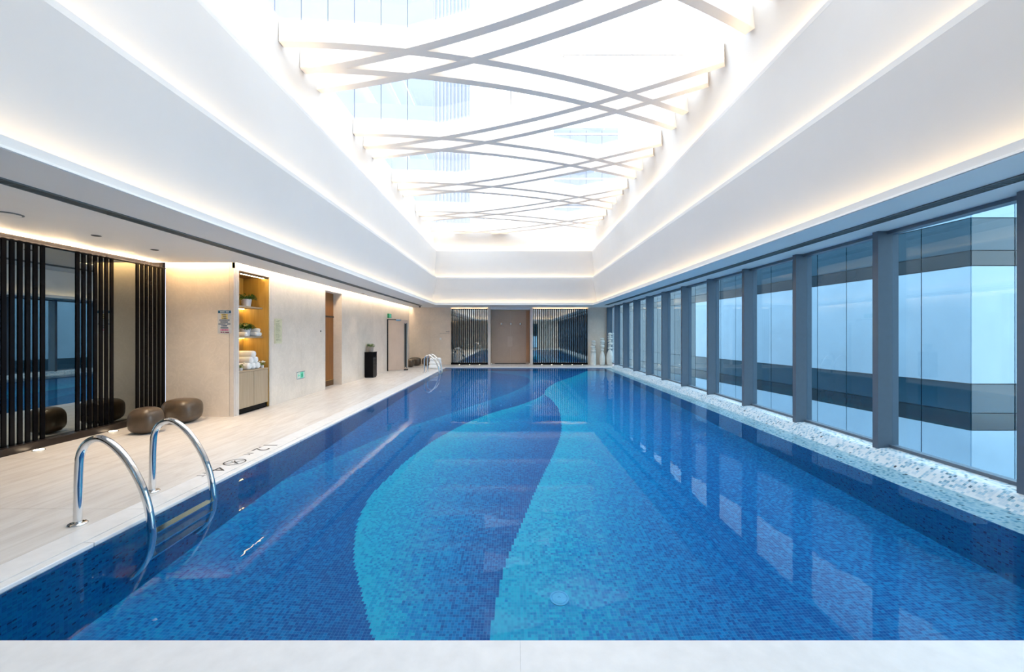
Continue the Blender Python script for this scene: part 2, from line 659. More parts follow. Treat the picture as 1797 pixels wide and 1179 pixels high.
# ---- pool basin
pool = struct(thing('pool_basin', 'long swimming pool lined with wavy light and dark blue mosaic', 'swimming pool', (0, 9, PZ)))
MB().poly([(PX0, PY0, PZ), (PX1, PY0, PZ), (PX1, PY1, PZ), (PX0, PY1, PZ)]).build('pool_floor', M_POOLFLOOR, pool)
MB().box((PX0 - 0.12, PY0, PZ - 0.1), (PX0, PY1, -0.05)).build('pool_wall', M_POOLWALL_X, pool)
MB().box((PX1, PY0, PZ - 0.1), (PX1 + 0.12, PY1, -0.145)).build('pool_wall', M_POOLWALL_X, pool)
MB().box((PX0 - 0.12, PY1, PZ - 0.1), (4.75, PY1 + 0.1, -0.022)).build('pool_wall', M_POOLWALL_Y, pool)
MB().box((PX0 - 0.12, PY0 - 0.1, PZ - 0.1), (4.75, PY0, -0.022)).build('pool_wall', M_POOLWALL_Y, pool)
prof = [(3.97, -0.145), (4.12, -0.105), (4.22, -0.06), (4.30, -0.015), (4.36, 0.035), (4.42, 0.08), (4.48, 0.10), (4.75, 0.115)]
mb = MB()
vs_ = [[mb.bm.verts.new((x, y, z)) for x, z in prof] for y in (PY0 - 0.02, PY1 + 0.02)]
for i in range(len(prof) - 1):
    mb.bm.faces.new((vs_[0][i], vs_[0][i + 1], vs_[1][i + 1], vs_[1][i]))
o = mb.build('pool_ledge', M_LEDGE, pool, smooth=True)
o['label'] = 'pale speckled mosaic ledge below the windows'
dr = MB().lathe((0.37, 3.26, PZ), [(0.075, 0.0), (0.078, 0.008), (0.066, 0.011), (0.062, 0.006), (0.056, 0.010), (0.012, 0.013), (0.009, 0.008)], 28).build('drain_cover', simple('drain_plastic', lin(96, 190, 236), 0.4), pool)
dr2 = MB().lathe((0.36, 9.8, PZ), [(0.075, 0.0), (0.078, 0.008), (0.066, 0.011), (0.062, 0.006), (0.056, 0.010), (0.012, 0.013), (0.009, 0.008)], 28).build('drain_cover', MATS['drain_plastic'], pool)

wm = MB().poly([(PX0 - 0.001, PY0 - 0.001, WZ), (4.34, PY0 - 0.001, WZ), (4.34, PY1 + 0.001, WZ), (PX0 - 0.001, PY1 + 0.001, WZ)])
water = wm.build('pool_water', M_WATER)
tag(water, 'still clear blue water filling the swimming pool', 'water', kind='stuff')


# ---- walls
def panelled(root, axis, c, lo, hi, n, z0, z1, mat, t=0.03, sign=1):
    """n stone slabs side by side on a wall plane; axis = wall normal axis"""
    for i in range(n):
        a = lo + (hi - lo) * i / n + G
        b = lo + (hi - lo) * (i + 1) / n - G
        if axis == 'x':
            piece('wall_slab', (min(c, c - t * sign), a, z0), (max(c, c - t * sign), b, z1), mat, root)
        else:
            piece('wall_slab', (a, min(c, c + t * sign), z0), (b, max(c, c + t * sign), z1), mat, root)


wl = MB()
wl.box((-5.62, 8.30, 0), (-5.08, 10.65, 2.9))
wl.box((-5.62, 11.73, 0), (-5.08, 19.2, 2.9))
wl.box((-5.62, 7.22, 2.68), (-5.08, 8.30, 2.9))
wl.box((-5.62, 10.65, 2.72), (-5.08, 11.73, 2.9))
wl.box((-5.62, 10.65, 0), (-5.34, 11.73, 2.72))
wl.box((-6.30, 7.22, 0), (-5.12, 7.24, 2.9))
wall_left = struct(wl.build('wall_left', M_GROUT), 'beige marble wall along the deck with niche and doorways', 'wall')
panelled(wall_left, 'x', XL, 8.30, 10.65, 2, 0, 2.86, M_MARBLE)
panelled(wall_left, 'x', XL, 11.73, 19.2, 6, 0, 2.86, M_MARBLE)
panelled(wall_left, 'y', 7.19, -6.28, -5.13, 1, 0, 2.86, M_MARBLE)
piece('wall_slab', (-5.08, 7.19, 2.68), (XL, 8.30, 2.86), M_MARBLE, wall_left)
piece('wall_slab', (-5.08, 10.65, 2.72), (XL, 11.73, 2.86), M_MARBLE, wall_left)
piece('door_jamb', (-5.30, 11.70, 0), (XL, 11.73, 2.72), M_MARBLE, wall_left)
piece('door_jamb', (-5.30, 10.65, 0), (XL, 10.68, 2.72), M_MARBLE, wall_left)
piece('corner_trim', (-5.127, 7.19, 0), (-5.05, 7.222, 2.86), M_TRIM, wall_left)
piece('niche_trim', (-5.10, 7.226, 0), (-5.045, 7.262, 2.68), M_TRIM, wall_left)
piece('niche_trim', (-5.10, 7.270, 0), (-5.045, 7.318, 2.68), M_TRIM, wall_left)
piece('niche_trim', (-5.10, 8.236, 0), (-5.045, 8.266, 2.68), M_TRIM, wall_left)
piece('niche_trim', (-5.10, 8.271, 0), (-5.045, 8.298, 2.68), M_TRIM, wall_left)
piece('niche_trim', (-5.10, 7.318, 2.655), (-5.045, 8.236, 2.678), M_TRIM, wall_left)

ws = MB().box((-6.5, YF, 0), (-6.33, 7.24, 2.9))
wall_recess = struct(ws.build('wall_recess', M_BLACK), 'near left wall behind the black slats and mirrors', 'wall')

wb = MB()
wb.box((-5.62, YB + 0.03, 0), (-1.15, YB + 0.2, 2.9))
wb.box((0.80, YB + 0.03, 0), (4.80, YB + 0.2, 2.9))
wb.box((-1.3, YB + 0.63, 0), (0.95, YB + 0.75, 2.9))
wb.box((-1.3, YB + 0.1, 0), (-1.15, YB + 0.7, 2.9))
wb.box((0.80, YB + 0.1, 0), (0.95, YB + 0.7, 2.9))
wall_back = struct(wb.build('wall_back', M_GROUT), 'far end wall with marble, mirrors and a brown shower niche', 'wall')
panelled(wall_back, 'y', YB, -5.05, -3.03, 2, 0, CZ + 0.02, M_MARBLE_B)
panelled(wall_back, 'y', YB, 3.55, 4.74, 1, 0, CZ + 0.02, M_MARBLE_B)
panelled(wall_back, 'y', YB + 0.6, -1.12, 0.77, 2, 0.0, 2.66, M_NICHE)
piece('niche_side', (-1.15, YB + 0.03, 0), (-1.12, YB + 0.6, 2.66), M_NICHE, wall_back)
piece('niche_side', (0.77, YB + 0.03, 0), (0.80, YB + 0.6, 2.66), M_NICHE, wall_back)
piece('niche_head', (-1.15, YB, 2.66), (0.80, YB + 0.63, CZ + 0.02), M_WHITE, wall_back)
piece('niche_post', (-1.25, YB - 0.03, 0), (-1.13, YB + 0.03, CZ), M_TRIM, wall_back)
piece('niche_post', (0.78, YB - 0.03, 0), (0.90, YB + 0.03, CZ), M_TRIM, wall_back)
o = piece('niche_strip', (0.60, YB + 0.50, 0.10), (0.765, YB + 0.595, 2.62), wood('pale_copper_grain', lin(178, 138, 104), lin(160, 120, 88)), wall_back)  # narrow copper-toned strip at the right of the niche
o = piece('floor_channel', (-0.95, YB + 0.50, 0.0), (0.58, YB + 0.58, 0.03), M_DARK, wall_back)

# front wall behind the camera: marble piers with tall windows
wf = MB()
for a, b in ((-6.5, -2.7), (-0.35, 0.0), (2.4, 4.75)):
    wf.box((a, YF - 0.2, 0), (b, YF, 2.9))
wf.box((-2.7, YF - 0.2, 2.5), (2.4, YF, 2.9))
wall_front = struct(wf.build('wall_front', M_MARBLE), 'marble wall with tall windows behind the viewer', 'wall')

# ---- ceiling: lower soffits, stepped coffer
cl_ = MB()
TH = 0.02
cl_.box((-4.89, YF, CZ), (-3.44, YB + 0.1, CZ + TH))
cl_.box((-6.45, YF, CZ), (-4.89, 7.03, CZ + TH))
cl_.box((3.49, YF, CZ), (4.80, YB + 0.1, CZ + TH))
cl_.box((-3.46, 17.49, CZ), (3.51, YB + 0.1, CZ + TH))
cl_.box((-3.46, YF, CZ), (3.51, CF + 0.01, CZ + TH))
ceiling = struct(cl_.build('ceiling', M_WHITE), 'white soffit ceiling stepping up to a lit coffer', 'ceiling')
rf = MB()
rf.box((-6.6, YF - 0.2, 2.87), (-3.66, YB + 0.8, 2.97))
rf.box((3.71, YF - 0.2, 2.87), (4.85, YB + 0.8, 2.97))
rf.box((-3.7, 17.71, 2.87), (3.75, YB + 0.8, 2.97))
rf.box((-3.7, YF - 0.2, 2.87), (3.75, CF - 0.2, 2.97))
rf.build('roof_slab', M_WHITE, ceiling)  # unseen slab added over the soffits to stop sky light leaking in
RINGS = []


def ring(xl, xr, y1, z, off=0.0):
    RINGS.append((xl - off, xr + off, CF - (y1 - 17.5) - off, y1 + off, z))


ring(-3.45, 3.50, 17.5, 2.745)
ring(-3.45, 3.50, 17.5, 2.84)
ring(-3.45, 3.50, 17.5, 2.84, 0.03)
ring(-3.45, 3.50, 17.5, 2.775, 0.03)
ring(-3.45, 3.50, 17.5, 2.775, 0.22)
ring(-3.386, 3.426, 17.446, 3.893)
ring(-3.385, 3.425, 17.445, 3.895)
ring(-3.385, 3.425, 17.445, 3.96)
ring(-3.385, 3.425, 17.445, 3.96, 0.025)
ring(-3.385, 3.425, 17.445, 3.91, 0.025)
ring(-3.385, 3.425, 17.445, 3.91, 0.15)
ring(-3.391, 3.411, 17.446, 5.053)
ring(-3.39, 3.41, 17.445, 5.055)
ring(-3.39, 3.41, 17.445, 5.12)
ring(-3.39, 3.41, 17.445, 5.12, 0.025)
ring(-3.39, 3.41, 17.445, 5.07, 0.025)
ring(-3.39, 3.41, 17.445, 5.07, 0.15)
ring(-3.50, 3.385, 17.50, 6.17)
ring(-3.50, 3.385, 17.50, 6.17, 0.25)
names = {0: 'cove_lip', 4: 'coffer_wall', 5: 'cove_lip', 10: 'coffer_wall', 11: 'cove_lip', 16: 'coffer_wall', 17: 'skylight_curb'}


def ringpts(r):
    return [(r[0], r[2], r[4]), (r[1], r[2], r[4]), (r[1], r[3], r[4]), (r[0], r[3], r[4])]


for a, b in ((0, 4), (4, 5), (5, 10), (10, 11), (11, 16), (16, 17), (17, 18)):
    mb = MB()
    for i in range(a, b):
        p0, p1 = ringpts(RINGS[i]), ringpts(RINGS[i + 1])
        for j in range(4):
            mb.poly([p0[j], p0[(j + 1) % 4], p1[(j + 1) % 4], p1[j]])
    bmesh.ops.remove_doubles(mb.bm, verts=mb.bm.verts[:], dist=1e-5)
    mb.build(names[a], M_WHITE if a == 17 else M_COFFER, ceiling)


def led_loop(xl, xr, y0, y1, z, mat=None, w=0.012, h=0.008):
    for a, b in (((xl - w, y0, z), (xl + w, y1, z + h)), ((xr - w, y0, z), (xr + w, y1, z + h)),
                 ((xl + 0.05, y1 - w, z), (xr - 0.05, y1 + w, z + h)), ((xl + 0.05, y0 - w, z), (xr - 0.05, y0 + w, z + h))):
        MB().box(a, b).build('led_strip', mat or M_LEDC, ceiling)


led_loop(-3.45 - 0.07, 3.50 + 0.07, CF - 0.07, 17.57, 2.778)
led_loop(-3.385 - 0.05, 3.425 + 0.05, CF, 17.495, 3.912)
led_loop(-3.39 - 0.05, 3.41 + 0.05, CF, 17.495, 5.072, M_LEDT)
# slot lights washing the marble wall and the slat wall
MB().box((-4.95, 7.1, 2.855), (-4.90, 19.15, 2.865)).build('led_strip', M_LEDW, ceiling)
MB().box((-6.25, 7.04, 2.855), (-4.98, 7.09, 2.865)).build('led_strip', M_LEDR, ceiling)

# ---- skylight: glass, glazing bars, two crossing families of curved blades
sky = sroot('skylight', 'glazed roof light with crossing curved white blades', 'skylight', (0, 8, 6.17))
ZB, ZT = 5.85, 6.165


def blade(fn, k_, ZB=ZB, ZT=ZT):
    # sample along X between the side walls, keep what lies inside the opening
    xs0, xs1, n = -3.5, 3.40, 30
    seg = []
    for i in range(n + 1):
        X = xs0 + (xs1 - xs0) * i / n
        Y = fn(X + 3.5) + 2.74 * k_
        if CF + 0.06 < Y < 17.44:
            seg.append((X, Y))
    if len(seg) < 3:
        return
    # run the ends into the end wall
    hw = 0.070
    mb = MB()
    rings = []
    for i, (X, Y) in enumerate(seg):
        a = seg[max(i - 1, 0)]
        b = seg[min(i + 1, len(seg) - 1)]
        t = Vector((b[0] - a[0], b[1] - a[1])).normalized()
        nn = Vector((-t.y, t.x)) * hw
        rings.append([mb.bm.verts.new((X + s * nn.x, Y + s * nn.y, z)) for s, z in ((-1, ZB), (1, ZB), (1, ZT), (-1, ZT))])
    for i in range(len(rings) - 1):
        for j in range(4):
            mb.bm.faces.new((rings[i][j], rings[i][(j + 1) % 4], rings[i + 1][(j + 1) % 4], rings[i + 1][j]))
    mb.bm.faces.new(rings[0])
    mb.bm.faces.new(rings[-1][::-1])
    mb.build('beam', M_BEAM, sky)


for k_ in range(-3, 5):
    blade(lambda u: 6.00 + 0.02 * u + 0.037 * u * u, k_)
    blade(lambda u: 6.59 + 0.02 * u + 0.037 * u * u, k_)
    blade(lambda u: 6.63 - 0.19 * u - 0.034 * u * u, k_, ZB - 0.003, ZT - 0.003)
    blade(lambda u: 7.17 - 0.19 * u - 0.034 * u * u, k_, ZB - 0.003, ZT - 0.003)
nx, ny = 2, 6
for i in range(nx):
    for j in range(ny):
        x0 = -3.52 + 6.92 * i / nx
        y0 = CF - 0.02 + 16.24 * j / ny
        piece('pane', (x0 + 0.02, y0 + 0.02, 6.18), (x0 + 6.92 / nx - 0.02, y0 + 16.24 / ny - 0.02, 6.182), M_SKYGLASS, sky)
for i in range(nx + 1):
    x = -3.52 + 6.92 * i / nx
    piece('glazing_bar', (x - 0.012, CF - 0.02, 6.172), (x + 0.012, 17.52, 6.22), M_BEAM, sky)
for j in range(ny + 1):
    y = CF - 0.02 + 16.24 * j / ny
    piece('glazing_bar', (-3.52, y - 0.012, 6.172), (3.40, y + 0.012, 6.215), M_BEAM, sky)

# ---- glass wall on the right, bay by bay
PITCHY = 1.42
ORD = ['first', 'second', 'third', 'fourth', 'fifth', 'sixth', 'seventh', 'eighth', 'ninth', 'tenth', 'eleventh', 'twelfth']
wn = 0
for kk in range(-5, 10):
    ya = 4.875 + PITCHY * kk
    yb = ya + PITCHY
    if yb > YB:
        yb = YB
    wn += 1
    vis = kk + 1
    lab = 'glazed bay of the right window wall beside or behind the viewer' if vis < 0 else f'{ORD[vis]} glazed bay of the right window wall counted from the viewer'
    w = sroot(f'window_{wn}', lab, 'window', (XG, ya, 0.1))
    piece('mullion', (4.45, ya, 0.085), (XG + 0.08, ya + 0.077, CZ), M_MULL, w)
    piece('pane', (XG, ya + 0.077, 0.14), (XG + 0.012, yb, CZ - 0.03), M_GLASSWALL, w)
    piece('bottom_rail', (XG - 0.03, ya + 0.077, 0.098), (XG + 0.06, yb, 0.14), M_MULL, w)
    piece('top_rail', (XG - 0.06, ya + 0.077, CZ - 0.04), (XG + 0.06, yb, CZ), M_MULL, w)
wn += 1
w = sroot(f'window_{wn}', 'last narrow grey post of the window wall at the far marble', 'window', (XG, 19.07, 0.1))
piece('mullion', (4.45, 19.08, 0.085), (XG + 0.08, 19.157, CZ), M_MULL, w)
# windows of the front wall
for x0, x1 in ((-2.7, -0.35), (0.0, 2.4)):
    wn += 1
    w = sroot(f'window_{wn}', 'tall window in the wall behind the viewer', 'window', (x0, YF, 0))
    n = 3
    for i in range(n):
        a = x0 + (x1 - x0) * i / n
        b = x0 + (x1 - x0) * (i + 1) / n
        piece('pane', (a + 0.03, YF - 0.11, 0.06), (b - 0.03, YF - 0.1, 2.45), M_GLASSWALL, w)
        piece('mullion', (a, YF - 0.16, 0.0), (a + 0.05, YF - 0.02, 2.5), M_MULL, w)
    piece('mullion', (x1 - 0.05, YF - 0.16, 0.0), (x1, YF - 0.02, 2.5), M_MULL, w)
    piece('bottom_rail', (x0 + 0.05, YF - 0.15, 0.0), (x1 - 0.05, YF - 0.05, 0.06), M_MULL, w)

# ================================================================== OUTSIDE
M_FLITE = simple('pale_blue_glass_panel', lin(160, 186, 204), 0.2, var=0.04, scale=0.8)
M_FMID = simple('slate_blue_spandrel', lin(34, 68, 84), 0.2, var=0.05, scale=0.8)
M_FDARK = simple('dark_teal_spandrel', lin(14, 38, 48), 0.2, var=0.05, scale=0.8)
M_FJOINT = simple('dark_facade_joint', lin(30, 44, 54), 0.6)
BANDS = [(-6.0, -0.93, 0), (-0.93, -0.5, 2), (-0.5, 0.23, 1), (0.23, 3.2, 0), (3.2, 3.58, 2), (3.58, 4.4, 1), (4.4, 6.45, 0)]
FM = [M_FLITE, M_FMID, M_FDARK]
FNAME = ['window_panel', 'spandrel_panel', 'spandrel_panel']


def facade(root, origin, ang, n, pitch, n_dark=0):
    """panelled curtain wall from origin along ang"""
    po = Vector(ORG[root.name])
    base = MB().box((0, 0.03, -6.0), (n * pitch, 0.3, 6.45))
    bo = base.build('wall_core', M_FJOINT, None)
    bo.parent = root
    bo.location = Vector(origin) - po
    bo.rotation_euler = (0, 0, ang)
    for i in range(n):
        for z0, z1, t in BANDS:
            if i < n_dark and t == 0:  # window bands of the first panels take the darker spandrel colour
                t = 1
            key = ('fac', pitch, z0, t)
            if key not in BOXES:
                bm = MB().box((0.016, 0, z0 + 0.012), (pitch - 0.016, 0.035, z1 - 0.012)).bm
                bmesh.ops.recalc_face_normals(bm, faces=bm.faces[:])
                me = bpy.data.meshes.new(FNAME[t])
                bm.to_mesh(me)
                bm.free()
                me.materials.append(FM[t])
                BOXES[key] = me
            o = inst(FNAME[t], BOXES[key], root, Vector(origin) + Vector((math.cos(ang), math.sin(ang), 0)) * (i * pitch) - po)
            o.rotation_euler = (0, 0, ang)


nb = thing('neighbouring_building', 'blue glass office facade with dark bands outside the right windows', 'building', (11.46, 10, -6))
facade(nb, (11.46 - 0.1194 * 23.1, 10 + 0.9929 * 23.1, 0), math.atan2(-0.9929, 0.1194), 21, 1.1, 10)
facade(nb, (11.46, 10, 0), 0.0, 12, 1.1)

# tower seen through the roof light
M_TOW = simple('pale_blue_tower_glass', lin(134, 145, 166), 0.3, var=0.03, scale=0.25)
M_TOWW = simple('white_tower_cladding', lin(146, 155, 171), 0.4, var=0.03)
tw = thing('glass_tower', 'tall pale blue glass tower seen through the left of the roof light', 'building', (-12, 24, -6))
MB().box((-24, 24.1, -6), (-2.66, 36, 60)).build('tower_core', M_TOWW, tw)
for i in range(12):
    x0 = -24 + 1.6 * i
    for j in range(8):
        piece('tower_panel', (x0 + 0.02, 24.0, 6 + 4 * j), (x0 + 1.58, 24.1, 9.94 + 4 * j), M_TOW, tw)
for i in range(10):
    x0 = -4.82 + 0.22 * i
    piece('tower_fin', (x0, 24.03, 6), (x0 + 0.09, 24.1, 40), M_TOWW, tw)
tb = thing('low_tower', 'distant pale block seen through the right of the roof light', 'building', (7, 42, -6))
MB().box((4.2, 42.1, -6), (11.0, 50, 23.2)).build('tower_core', M_TOWW, tb)
for i in range(4):
    for j in range(7):
        piece('tower_panel', (4.25 + 1.68 * i, 42.0, -5 + 4 * j), (5.87 + 1.68 * i, 42.1, -1.1 + 4 * j), M_TOW, tb)

# block behind the viewer, seen in mirrors; enlarged to block sky light
bb = thing('rear_building', 'teal glass block outside the windows behind the viewer, enlarged to block sky light', 'building', (0, -9, -6))
MB().box((-12, -9.4, -6), (27, -9.1, 17)).build('tower_core', M_FJOINT, bb)
for i in range(26):
    for j in range(14):
        t = (i * 5 + j * 3) % 4
        piece('window_panel', (-12 + 1.5 * i + 0.03, -9.1, -3 + 1.4 * j + 0.03), (-10.5 + 1.5 * i - 0.03, -9.05, -1.6 + 1.4 * j - 0.03), (M_FMID, M_FMID, M_FDARK, M_FLITE)[t], bb)
gr = MB().box((-40, -12, -6.3), (40, 60, -6.0)).build('street_ground', simple('street_paving', lin(150, 156, 160), 0.8), None)
struct(gr, 'paved ground far below the windows', 'ground')

# ================================================================== THINGS ON THE WALLS AND FLOOR
# ---- near slat screen: mirrors in a frame, black slats in groups
s1 = thing('slat_screen', 'near left wall screen of glossy black vertical slats over bronze mirrors', 'slat screen', (-6.30, 2.4, 0))
piece('plinth', (-6.33, YF, 0.0), (-6.20, 7.19, 0.09), M_DARK, s1)
piece('top_rail', (-6.33, YF, 2.66), (-6.275, 7.19, 2.675), M_BLACK, s1)
MB().box((-6.329, YF, 2.672), (-6.305, 7.15, 2.678)).build('led_strip', M_LEDK, s1)
g1 = 7.19
period = 0.915
i = 0
while g1 > YF + 0.3:
    g0 = max(g1 - 0.545, YF)
    piece('mirror', (-6.33, g0 + 0.002, 0.09), (-6.30, g1 - 0.002, 2.66), M_MIRROR_B, s1)
    if g0 - 0.37 > YF:
        piece('mirror', (-6.33, g0 - 0.368, 0.09), (-6.30, g0 - 0.002, 2.66), M_MIRROR_B, s1)
    for q in range(7):
        y = g0 + 0.002 + q * 0.0815
        if y + 0.05 > g1 + 0.002 or y < YF:
            continue
        piece('slat', (-6.30, y, 0.09), (-6.289, y + 0.046, 2.685), M_BLACK, s1)
    g1 -= period


# ---- far slat screens
def far_screen(x0, x1, n, label, lights, side):
    s = thing('slat_screen', label, 'slat screen', ((x0 + x1) / 2, YB, 0))
    piece('plinth', (x0, YB - 0.06, 0.0), (x1, YB + 0.03, 0.10), M_BLACK, s)
    piece('mirror', (x0, YB + 0.0, 0.10), (x1, YB + 0.03, 2.665), M_MIRROR_C, s)
    piece('top_rail', (x0, YB - 0.05, 2.665), (x1, YB + 0.0, 2.69), M_BLACK, s)
    MB().box((x0 + 0.02, YB + 0.003, 2.668), (x1 - 0.02, YB + 0.028, 2.674)).build('led_strip', M_LEDB, s)
    sp = (x1 - x0) / n
    for q in range(n):
        x = x0 + sp * (q + 0.25)
        piece('slat', (x, YB - 0.045, 0.10), (x + 0.046, YB - 0.001, 2.665), M_BLACK, s)
    for li, lx in enumerate(lights):
        u = thing('floor_uplight', 'x', 'light', (lx, YB - 0.12, 0.0), 'small uplights along the far slat screens')
        u['label'] = f'{ORD[li]} small floor uplight from the left before the {side} far slat screen'
        MB().lathe((lx, YB - 0.12, 0), [(0.035, 0), (0.035, 0.006), (0.028, 0.008)], 16).build('bezel', M_CHROME, u)
        MB().lathe((lx, YB - 0.12, 0.008), [(0.027, 0), (0.024, 0.003)], 16).build('lens', M_LEDU, u)
    return s


SX = 36.46
far_screen(-3.02, -1.26, 19, 'black slat screen over mirror left of the brown shower niche', [(x - 902) / SX for x in (806.7, 824.7, 842)], 'left')
far_screen(0.91, 3.54, 29, 'black slat screen over mirror right of the brown shower niche', [(x - 902) / SX for x in (950.5, 967.8, 985.8, 1003.4, 1021.3)], 'right')

# uplights before the near slats
for lx, ly, lab in ((-6.10, 5.12, 'round warm floor uplight nearest the viewer before the black slats'), (-6.13, 6.10, 'round warm floor uplight beside the near stone stools')):
    u = thing('floor_uplight', lab, 'light', (lx, ly, 0))
    MB().lathe((lx, ly, 0), [(0.062, 0), (0.062, 0.005), (0.05, 0.007)], 24).build('bezel', M_CHROME, u)
    MB().lathe((lx, ly, 0.007), [(0.049, 0), (0.045, 0.003)], 24).build('lens', M_LEDU, u)


# ---- ceiling fittings
def vent(x0, x1, y0, y1, label):
    v = thing('air_vent', label, 'air vent', ((x0 + x1) / 2, (y0 + y1) / 2, CZ))
    z0, z1 = CZ - 0.012, CZ - 0.001
    piece('frame_rail', (x0, y0, z0), (x0 + 0.012, y1, z1), M_VENT, v)
    piece('frame_rail', (x1 - 0.012, y0, z0), (x1, y1, z1), M_VENT, v)
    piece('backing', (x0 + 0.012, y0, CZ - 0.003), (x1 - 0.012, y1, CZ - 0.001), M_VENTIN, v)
    mb = MB()
    n = int((y1 - y0) / 0.03)
    for i in range(n):
        y = y0 + (y1 - y0) * (i + 0.2) / n
        mb.box((x0 + 0.012, y, CZ - 0.010), (x1 - 0.012, y + 0.012, CZ - 0.003))
    o = mb.build('louvre', M_VENT, v)
    o['kind'] = 'stuff'
    return v


vent(-4.25, -4.10, YF + 0.5, 17.8, 'long dark linear air vent in the left soffit')
vent(3.98, 4.13, YF + 0.5, 17.5, 'long dark linear air vent in the right soffit above the windows')
spk = thing('ceiling_speaker', 'round white speaker grille in the near left soffit', 'speaker', (-5.28, 4.17, CZ))
MB().lathe((-5.28, 4.17, CZ - 0.012), [(0.09, 0), (0.105, 0.004), (0.105, 0.011)], 32).build('rim', M_VENT, spk)
MB().lathe((-5.28, 4.17, CZ - 0.014), [(0.02, 0), (0.088, 0.002), (0.088, 0.010)], 32).build('grille', M_WHITE, spk)
for lx, ly, lab in ((-5.33, 5.09, 'small recessed ceiling light above the near slats, nearer of two'), (-5.36, 5.95, 'small recessed ceiling light above the stone stools, farther of two'), (-4.73, 12.5, 'small recessed ceiling light near the brown doorway')):
    d = thing('downlight', lab, 'light', (lx, ly, CZ))
    MB().lathe((lx, ly, CZ - 0.008), [(0.045, 0), (0.05, 0.003), (0.05, 0.007)], 24).build('trim_ring', M_VENT, d)
    sp_ = bpy.data.lights.new('downlight_lamp', 'SPOT')
    sp_.energy = 95 if ly < 7 else 30
    sp_.color = (1.0, 0.80, 0.58)
    sp_.spot_size = 2.2 if ly < 7 else 1.0
    sp_.spot_blend = 1.0
    sp_.shadow_soft_size = 0.035
    so = bpy.data.objects.new('downlight_lamp', sp_)
    COL.objects.link(so)
    so.parent = d
    so.location = (0, 0, -0.02)
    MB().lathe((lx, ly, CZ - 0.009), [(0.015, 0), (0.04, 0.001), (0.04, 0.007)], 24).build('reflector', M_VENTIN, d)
cmr = thing('dome_camera', 'small black dome camera on the far left soffit', 'camera', (-4.33, 18.35, CZ))
MB().lathe((-4.33, 18.35, CZ - 0.02), [(0.05, 0), (0.055, 0.019)], 20).build('base', M_VENT, cmr)
MB().lathe((-4.33, 18.35, CZ - 0.055), [(0.01, 0), (0.03, 0.007), (0.042, 0.022), (0.045, 0.035)], 20).build('dome', M_BLACK, cmr, smooth=True)


# ---- pool ladders
def arc_pts(ctrl, n=40):
    """smooth curve through control points (Catmull-Rom)"""
    c = [Vector(q) for q in ctrl]
    c = [c[0] * 2 - c[1]] + c + [c[-1] * 2 - c[-2]]
    out = []
    segs = len(c) - 3
    for s_ in range(segs):
        p0, p1, p2, p3 = c[s_:s_ + 4]
        m_ = max(2, n // segs)
        for i in range(m_):
            t = i / m_
            out.append(0.5 * ((2 * p1) + (p2 - p0) * t + (2 * p0 - 5 * p1 + 4 * p2 - p3) * t * t + (3 * p1 - p0 - 3 * p2 + p3) * t ** 3))
    out.append(c[-2])
    return out


def ladder(y0, y1, label, r=0.027):
    l = thing('pool_ladder', label, 'pool ladder', (-3.42, (y0 + y1) / 2, 0))
    sh = [(-3.43, 0.0), (-3.425, 0.2), (-3.42, 0.42), (-3.405, 0.555), (-3.35, 0.645), (-3.25, 0.675), (-3.14, 0.615), (-3.03, 0.49), (-2.93, 0.31), (-2.87, 0.12), (-2.845, -0.10), (-2.85, -0.35), (-2.88, -0.62), (-2.95, -0.85), (-3.017, -0.98)]
    for y in (y0, y1):
        hr = MB().tube(arc_pts([(x, y, z) for x, z in sh], 84), r, 16).build('handrail', M_CHROME, l, smooth=True)
        MB().lathe((-3.43, y, 0), [(0.062, 0), (0.062, 0.008), (0.052, 0.016), (0.03, 0.018)], 24).build('flange', M_CHROME, hr, smooth=True)
    for z, x in ((-0.16, -2.85), (-0.42, -2.865), (-0.68, -2.91)):
        MB().box((x - 0.05, y0 + 0.02, z - 0.012), (x + 0.035, y1 - 0.02, z + 0.012)).build('tread', M_CHROME, l, bev=0.004)
    return l


ladder(3.135, 3.78, 'polished steel pool ladder in the left foreground')
ladder(15.2, 15.77, 'polished steel pool ladder at the far left corner')

# ---- stone stools
for c, rx, ry, rz, sd, lab in (((-5.55, 6.02, 0), 0.18, 0.185, 0.195, 3, 'smaller brown stone stool before the near slats'),
                               ((-5.62, 6.76, 0), 0.28, 0.235, 0.20, 5, 'larger flat brown stone stool by the marble corner'),
                               ((-4.62, 17.75, 0), 0.17, 0.18, 0.185, 8, 'brown stone stool nearest the glass door at the far corner'),
                               ((-4.62, 18.60, 0), 0.28, 0.26, 0.195, 9, 'widest brown stone stool in the far left corner'),
                               ((-4.06, 18.62, 0), 0.22, 0.20, 0.19, 11, 'brown stone stool beside the far white towels')):
    o = MB().rock(c, rx, ry, rz, 3.0, sd, 0.05, 36, 18).build('stone_stool', M_STOOL, org=c, smooth=True)
    tag(o, lab, 'stool', 'brown stone stools')

